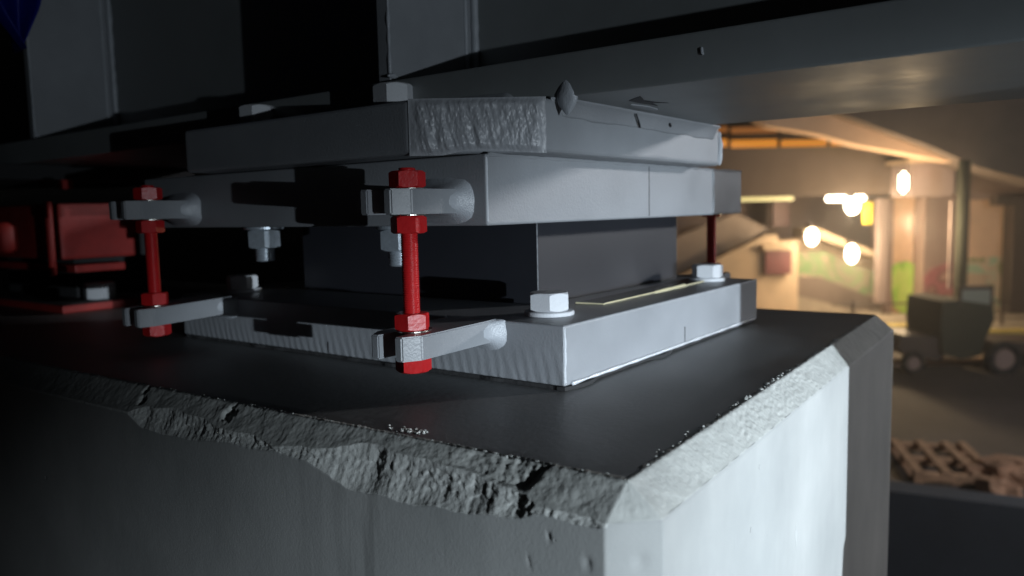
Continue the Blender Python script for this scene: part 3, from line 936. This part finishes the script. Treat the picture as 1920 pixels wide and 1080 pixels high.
bm = newbm(); ppoly(bm, [(1496, 472), (1545, 472), (1650, 512), (1652, 575), (1560, 535), (1496, 520)], 20.6, 0.2); obj('painted_panel', bm, M['msage'], b)
bm = newbm(); ppoly(bm, [(1496, 520), (1540, 520), (1655, 566), (1655, 585), (1600, 580), (1496, 555)], 20.4, 0.25); obj('ramp_side', bm, M['under'], b)
bm = newbm(); ppoly(bm, [(1496, 555), (1600, 580), (1700, 585), (1800, 610), (1800, 640), (1496, 640)], 20.3, 0.25); obj('ramp_foot', bm, M['pave'], b)
bm = newbm(); ppoly(bm, [(1508, 430), (1528, 426), (1664, 480), (1664, 492), (1528, 444), (1508, 446)], 20.5, 0.9); obj('stair_edge', bm, M['plaster'], b)
bm = newbm(); ppoly(bm, [(1440, 452), (1500, 446), (1528, 446), (1660, 492), (1655, 512), (1545, 472), (1440, 472)], 21.2, 0.3); obj('inner_stair_wall', bm, M['plaster'], b)
bm = newbm(); pbox(bm, 1650, 1664, 372, 568, 19.6, 0.3); obj('column', bm, M['mauve'], b)
bm = newbm(); pbox(bm, 1664.5, 1673, 372, 640, 19.8, 0.3); obj('column', bm, M['brown'], b)
# planked wall panels
for (a, c, d0, d1) in ((1674, 1731, 368, 642), (1812, 1897, 372, 642)):
    bm = newbm()
    n = 9
    for i in range(n):
        y0 = d0 + (d1-d0)*i/n; y1 = d0 + (d1-d0)*(i+1)/n - 1.6
        pbox(bm, a, c, y0, y1, 19.9, 0.2)
    pbox(bm, a, c, d0, d1, 19.95, 0.2)
    obj('planked_wall', bm, M['plank'], b)
bm = newbm(); ppoly(bm, [(1669, 505), (1680, 494), (1700, 490), (1722, 498), (1727, 540), (1722, 585), (1700, 596), (1676, 575)], 19.86, 0.03); obj('painted_panel', bm, M['mgreen'], b)
bm = newbm(); pbox(bm, 1731, 1790, 368, 642, 19.4, 0.6); obj('pillar', bm, M['brown'], b)
bm = newbm(); ppoly(bm, [(1733, 520), (1750, 502), (1785, 490), (1789, 560), (1775, 590), (1738, 575)], 19.36, 0.03); obj('painted_panel', bm, M['mmaroon'], b)
bm = newbm(); ppoly(bm, [(1814, 485), (1896, 480), (1896, 600), (1814, 600)], 19.86, 0.03); obj('painted_panel', bm, M['mscene'], b)
bm = newbm(); pbox(bm, 1808, 1850, 514, 536, 19.8, 0.04); obj('poster', bm, M['plaster'], b)
bm = newbm(); pbox(bm, 1897, 1930, 368, 642, 19.3, 0.4); obj('pillar', bm, M['dark'], b)
bm = newbm(); pbox(bm, 1870, 1980, 366, 384, 19.2, 0.3); obj('lintel', bm, M['dark'], b)
bm = newbm(); pbox(bm, 1450, 1480, 372, 425, 22.5, 0.2); obj('door', bm, M['maroon'], b)
bm = newbm(); pbox(bm, 1640, 1650, 372, 480, 21.5, 0.2); obj('column', bm, M['brown'], b)

# overbridge above the street
o = place('overbridge', 'dark concrete overbridge crossing above the street with a paler lit beam edge', 'bridge', 1800, 17)
bm = newbm(); ppoly(bm, [(1555, 205), (1700, 120), (2200, 90), (2200, 372), (1960, 345), (1830, 312), (1750, 276), (1650, 240)], 17.2, 1.0); obj('deck_side', bm, M['under'], o)
bm = newbm(); ppoly(bm, [(1380, 200), (1560, 205), (1650, 236), (1760, 276), (1835, 312), (1790, 304), (1700, 288), (1610, 272), (1530, 250), (1440, 236)], 17.6, 0.5); obj('lit_beam', bm, M['plank'], o)

p = place('steel_post', 'dark olive steel post standing before the painted station walls', 'post', 1797, 17)
bm = newbm()
r0, u0 = ru(1797, 640, 17.0); _, u1 = ru(1797, 300, 17.0)
c = wpt(r0, 0, 17.0); disc(bm, c.x, c.y, ZG+0.13, u1, 0.125, 24, 0.01); obj('pole', bm, M['olive'], p, True)
bm = newbm(); disc(bm, c.x, c.y, ZG+0.13, ZG+0.19, 0.24, 24, 0.01); obj('base_flange', bm, M['olive'], p)
bm = newbm()
r1, uu = ru(1785, 420, 16.85); fbox(bm, r1-0.03, r1+0.01, uu-1.4, uu+0.5, 16.85, 0.05); obj('conduit', bm, M['mauve'], p)

# lamps
def lamp(name, label, px, py, D, power, kind, group=None, w=0.1, h=0.2):
    r, u = ru(px, py, D)
    e = empty(name, wpt(r, u, D), label, 'lamp', group)
    if kind == 'capsule':
        bm = newbm(); fbox(bm, r-w, r+w, u-h, u+h, D, 0.14, 0.068); obj('diffuser', bm, M['lamp'], e, True)
        bm = newbm(); fbox(bm, r-w*1.15, r+w*1.15, u-h*1.08, u+h*1.08, D+0.14, 0.05, 0.01); obj('backplate', bm, M['dark'], e)
    elif kind == 'tube':
        bm = newbm(); fbox(bm, r-w, r+w, u-h, u+h, D, 0.16, 0.04); obj('diffuser', bm, M['lamp'], e, True)
        bm = newbm(); fbox(bm, r-w*1.02, r+w*1.02, u+h, u+h+0.05, D, 0.18); obj('housing', bm, M['dark'], e)
    else:
        bm = newbm(); blob(bm, wpt(r, u, D), w, w, h, 0, 1, 3); obj('globe', bm, M['lamp'], e, True)
        bm = newbm(); fbox(bm, r-0.05, r+0.05, u+h, u+h+0.1, D-0.03, 0.3); obj('bracket', bm, M['dark'], e)
    if power:
        l = bpy.data.lights.new(name+'_light', 'POINT'); l.energy = power; l.color = (1.0, 0.72, 0.42); l.shadow_soft_size = 0.15
        q = bpy.data.objects.new(name+'_light', l); COL.objects.link(q); q.location = (wpt(r - (0.35 if kind == 'capsule' else 0), u-(0.8 if kind == 'capsule' else 0.1), D - {'capsule': 0.9, 'tube': 0.2, 'globe': 0.35}[kind])); q.location.z -= 0.1 if kind != 'tube' else 0.35
lamp('wall_lamp', 'white capsule wall lamp glowing on the fascia corner beside the mauve end block', 1697, 342, 17.9, 300, 'capsule', None, 0.10, 0.24)
lamp('tube_lamp', 'long bright strip lamp under the station fascia', 1588, 372, 19.6, 120, 'tube', None, 0.49, 0.07)
g_ = 'bright globe lamps over the station stair'
lamp('globe_lamp', 'bright globe lamp hanging just below the strip lamp', 1598, 386, 19.3, 40, 'globe', g_, 0.17, 0.2)
lamp('globe_lamp', 'bright globe lamp at the upper end of the stair edge', 1522, 444, 19.6, 48, 'globe', g_, 0.15, 0.22)
lamp('globe_lamp', 'bright globe lamp lowest on the stair edge above the painted panel', 1597, 476, 19.6, 48, 'globe', g_, 0.15, 0.24)
r, u = ru(1440, 373, 19.7)
e = empty('strip_light', wpt(r, u, 19.7), 'dim yellow strip light under the fascia at the left by the bearing', 'lamp')
bm = newbm(); pbox(bm, 1380, 1488, 369, 377, 19.7, 0.1); obj('diffuser', bm, M['lampdim'], e)
e = place('hanging_sign', 'small upright yellow sign beside the strip lamp', 'sign', 1628, 19.5)
bm = newbm(); pbox(bm, 1620, 1636, 380, 420, 19.5, 0.06, 0.01); obj('panel', bm, M['yellow'], e)
bm = newbm(); pbox(bm, 1627, 1629, 368, 380, 19.5, 0.04); obj('hanger', bm, M['dark'], e)

# kerbs, railing
e = tag(obj('kerb', pbox(newbm(), 1560, 1768, 611, 630, 16.6, 0.35, 0.03), M['kerb']), 'pale yellow painted kerb wall left of the three-wheeled cart', 'kerb', 'yellow painted kerbs along the street')
e = tag(obj('kerb', pbox(newbm(), 1850, 2060, 619, 640, 16.6, 0.35, 0.03), M['kerb']), 'deeper yellow painted kerb wall right of the cart above the wheel', 'kerb', 'yellow painted kerbs along the street')
e = place('railing', 'thin dark railing in front of the painted panels', 'railing', 1700, 17.6)
bm = newbm(); pbox(bm, 1560, 2060, 565, 568, 17.6, 0.04); obj('top_rail', bm, M['dark'], e)
bm = newbm(); pbox(bm, 1560, 2060, 598, 600, 17.6, 0.03); obj('lower_rail', bm, M['dark'], e)
for x in (1600, 1724, 1880, 1990):
    bm = newbm(); pbox(bm, x-2, x+2, 563, 640, 17.6, 0.05); obj('post', bm, M['dark'], e)

# parked three-wheeled cart
def wheel(name, px, py, D, R, wdt, parent):
    r, u = ru(px, py, D); c = wpt(r, u, D)
    bm = newbm()
    prof = [(-wdt/2, R*0.62), (-wdt/2, R*0.93), (-wdt*0.3, R), (wdt*0.3, R), (wdt/2, R*0.93), (wdt/2, R*0.62)]
    N = 36
    rows = [[bm.verts.new(c + HR*math.cos(2*math.pi*i/N)*rr + HZ*math.sin(2*math.pi*i/N)*rr + HX*a) for a, rr in prof] for i in range(N)]
    for i in range(N):
        for j in range(6): bm.faces.new((rows[i][j], rows[i][(j+1) % 6], rows[(i+1) % N][(j+1) % 6], rows[(i+1) % N][j]))
    w = obj('wheel', bm, M['rubber'], parent, True)
    bm = newbm()
    a = [bm.verts.new(c + HR*math.cos(2*math.pi*i/24)*R*0.6 + HZ*math.sin(2*math.pi*i/24)*R*0.6 - HX*wdt*0.2) for i in range(24)]
    q = [bm.verts.new(v.co + HX*wdt*0.4) for v in a]
    bm.faces.new(a); bm.faces.new(q[::-1])
    for i in range(24): bm.faces.new((a[i], a[(i+1) % 24], q[(i+1) % 24], q[i]))
    obj('rim', bm, M['brown'], w)
t = place('motor_cart', 'dark parked three-wheeled motor cart with box body and framed windscreen by the kerb', 'vehicle', 1820, 13.4)
D = 13.4
bm = newbm(); ppoly(bm, [(1768, 566), (1800, 563), (1862, 572), (1864, 600), (1846, 640), (1840, 668), (1800, 674), (1768, 664), (1764, 610)], D, 1.2); obj('body', bm, M['olive'], t)
bm = newbm(); ppoly(bm, [(1690, 628), (1768, 632), (1772, 668), (1760, 676), (1700, 668), (1684, 652)], D+0.1, 1.0); obj('front_box', bm, M['dark'], t)
wf = None
bm = newbm()
for a, c_, y0, y1 in ((1800, 1804, 538, 575), (1858, 1863, 538, 580), (1800, 1863, 536, 543)): pbox(bm, a, c_, y0, y1, D, 0.06)
wf = obj('windscreen_frame', bm, M['dark'], t)
M['glass'] = mat('dusty_windscreen', (0.32, 0.34, 0.28), 0.3, spec=0.6)
bm = newbm(); pbox(bm, 1804, 1858, 543, 572, D+0.02, 0.02); obj('pane', bm, M['glass'], wf)
bm = newbm(); ppoly(bm, [(1856, 640), (2010, 645), (2010, 660), (1850, 662)], D, 1.0); obj('load_bed', bm, M['dark'], t)
wheel('wheel', 1880, 672, D-0.15, 0.31, 0.2, t)
wheel('wheel', 1712, 680, D-0.1, 0.2, 0.14, t)
wheel('wheel', 1948, 676, D+0.4, 0.3, 0.2, t)

tag(obj('lit_pavement_strip', fbox(newbm(), 6.9, 10.6, ZG+0.001, ZG+0.10, 14.0, 0.25, 0.01), M['plank']), 'low pale strip added for the lit streak of pavement by the motor cart', 'kerb')  # pale colour stands in for light on the pavement
# small details on the pavement
for i, (x, y, w_, h_, mm) in enumerate(((1722, 584, 8, 22, 'dark'),)):
    e = tag(obj('bollard', pbox(newbm(), x-w_/2, x+w_/2, y-h_/2, y+h_*1.6, 17.2, 0.2, 0.03), M[mm]), 'short dark bollard standing at the painted pillar foot', 'bollard')

# rubble beside the road and low wall nearer
def ground_at(px, py):
    d = FW + RT*((px-960)/FPX) - UP*((py-540)/FPX)
    k = (ZG - CAM.z)/d.z
    return CAM + d*k
rnd = random.Random(3)
blocks = [(1835, 900, .42), (1870, 905, .5), (1895, 882, .3), (1850, 880, .25), (1905, 910, .4), (1860, 925, .35), (1818, 872, .2), (1884, 925, .3)]
pl = empty('timber_pallet', ground_at(1764, 876), 'flat slatted timber pallet lying by the road left of the broken blocks', 'pallet')
c = ground_at(1764, 876)
M['timber'] = mat('weathered_pallet_timber', (0.42, 0.25, 0.15), 0.85, bump=0.003, scale=60, var=0.4, vscale=9)
ca = R_(-14)
ax = HR*math.cos(ca) + HX*math.sin(ca); ay = -HR*math.sin(ca) + HX*math.cos(ca)
def beam(nm, x0, x1, y0, y1, z0, z1):
    bm = newbm()
    vs = [bm.verts.new(Vector((c.x, c.y, ZG+z)) + ax*x + ay*y) for z in (z0, z1) for x, y in ((x0, y0), (x1, y0), (x1, y1), (x0, y1))]
    fs = [bm.faces.new([vs[i] for i in q]) for q in ((0, 1, 2, 3), (7, 6, 5, 4), (0, 4, 5, 1), (1, 5, 6, 2), (2, 6, 7, 3), (3, 7, 4, 0))]
    bmesh.ops.bevel(bm, geom=list({e for f in fs for e in f.edges}), offset=0.006, segments=1, affect='EDGES')
    obj(nm, bm, M['timber'], pl)
for y in (-0.6, -0.05, 0.5): beam('bearer', -0.42, 0.42, y, y+0.1, 0.022, 0.11)
for x in (-0.42, -0.14, 0.14, 0.32): beam('deck_board', x, x+0.1, -0.6, 0.6, 0.111, 0.135)
for x in (-0.42, -0.05, 0.32): beam('base_board', x, x+0.1, -0.6, 0.6, 0.0, 0.021)
descr = ['first', 'second', 'third', 'fourth', 'fifth', 'sixth', 'seventh', 'eighth', 'ninth', 'tenth', 'eleventh', 'twelfth', 'thirteenth', 'fourteenth', 'fifteenth', 'sixteenth', 'seventeenth', 'eighteenth']
order = sorted(range(len(blocks)), key=lambda i: blocks[i][0])
rank = {i: n for n, i in enumerate(order)}
for i, (px, py, s) in enumerate(blocks):
    c = ground_at(px, py)
    bm = newbm()
    hx, hy, hz = s*rnd.uniform(.6, 1)/2, s*rnd.uniform(.45, .8)/2, s*rnd.uniform(.35, .6)/2
    r = bmesh.ops.create_cube(bm, size=2)
    bmesh.ops.subdivide_edges(bm, edges=bm.edges[:], cuts=3, use_grid_fill=True)
    for v in bm.verts:
        n_ = noise.noise_vector(v.co*1.3 + Vector((i, 0, 0)))*0.22
        l = v.co.length; q = v.co*(1 - 0.12*max(0, l-1.1)) + n_
        v.co = Vector((q.x*hx, q.y*hy, q.z*hz))
    a = rnd.uniform(0, 3.1)
    bmesh.ops.rotate(bm, verts=bm.verts, cent=(0, 0, 0), matrix=Matrix.Rotation(a, 3, 'Z') @ Matrix.Rotation(rnd.uniform(-.4, .4), 3, 'X'))
    o = obj('rubble_block', bm, M['brick'])
    o.location = (c.x, c.y, ZG + hz*0.8)
    tag(o, '%s broken buff block from the left in the rubble heap beside the road' % descr[rank[i]], 'rubble', 'broken blocks heaped beside the road')
r0, u0 = ru(1640, 888, 5.2); r1, u1 = ru(2050, 968, 5.2)
bm = newbm()
a = [bm.verts.new(wpt(r, u, D_)) for D_ in (5.2, 5.45) for r, u in ((r0-1, ZG), (r1, ZG), (r1, u1), (r0-1, u0+0.04))]
for q in ((0, 1, 2, 3), (7, 6, 5, 4), (0, 4, 5, 1), (1, 5, 6, 2), (2, 6, 7, 3), (3, 7, 4, 0)): bm.faces.new([a[i] for i in q])
tag(obj('low_wall', bm, M['barrier']), 'dark blue-grey low wall below the rubble at the bottom right', 'wall')

# unseen fill lamp added at right to lift the shaded pier end and road
e = empty('street_lamp', (8, -6, ZG), 'unseen fill lamp on a pole, added by the road right of the pier', 'fill lamp')
bm = newbm(); disc(bm, 8, -6, ZG, 2.3, 0.07, 20, 0.01); obj('pole', bm, M['olive'], e, True)
bm = newbm(); box(bm, 7.4, 8.1, -6.12, -5.88, 2.3, 2.42, 0.03); hd = obj('lamp_head', bm, M['dark'], e)
bm = newbm(); box(bm, 7.45, 7.95, -6.1, -5.9, 2.27, 2.299, 0.01); obj('lens', bm, M['lamp'], hd)
l = bpy.data.lights.new('street_lamp_light', 'POINT'); l.energy = 1200; l.color = (0.95, 0.96, 1.0); l.shadow_soft_size = 0.25
q = bpy.data.objects.new('street_lamp_light', l); COL.objects.link(q); q.location = (7.7, -6, 2.0)

# thin haze added for the glow and glare round the lamps
bm = bmesh.new(); box(bm, -70, 100, -70, 100, ZG-1, 9)
hm = bpy.data.materials.new('haze'); hm.use_nodes = True; nt = hm.node_tree
nt.nodes.remove(nt.nodes['Principled BSDF'])
pv = nt.nodes.new('ShaderNodeVolumePrincipled'); pv.inputs['Color'].default_value = (0.9, 0.92, 0.95, 1); pv.inputs['Density'].default_value = 0.0055; pv.inputs['Anisotropy'].default_value = 0.75
nt.links.new(pv.outputs[0], nt.nodes['Material Output'].inputs['Volume'])
tag(obj('haze', bm, hm), 'thin haze added over the whole street for the glow round its lamps', 'haze', kind='stuff')

# unseen board added to throw straight-edged shade over far bearing and pier end
e = empty('added_shade_board', (0.2, -0.9, ZG), 'tall unseen plywood board added right of the pier corner to throw shade', 'board')
bm = newbm()
prof = [(-0.074, 1.6), (-0.074, -0.116), (-0.080, -0.122), (-0.083, -0.145), (-0.092, -0.165), (-0.092, ZG), (0.75, ZG), (0.75, 1.6)]
a = [bm.verts.new((x, -0.91, z)) for x, z in prof]; q = [bm.verts.new((x, -0.892, z)) for x, z in prof]
bm.faces.new(a); bm.faces.new(q[::-1])
for i in range(len(a)): bm.faces.new((a[i], a[(i+1) % len(a)], q[(i+1) % len(a)], q[i]))
M['ply'] = mat('dark_plywood', (0.12, 0.08, 0.05), 0.8, var=0.3, vscale=8, stretch=(1, 1, 0.1))
obj('panel', bm, M['ply'], e)
bm = newbm(); box(bm, 0.30, 0.345, -0.891, -0.85, ZG, 1.55); obj('brace', bm, M['ply'], e)
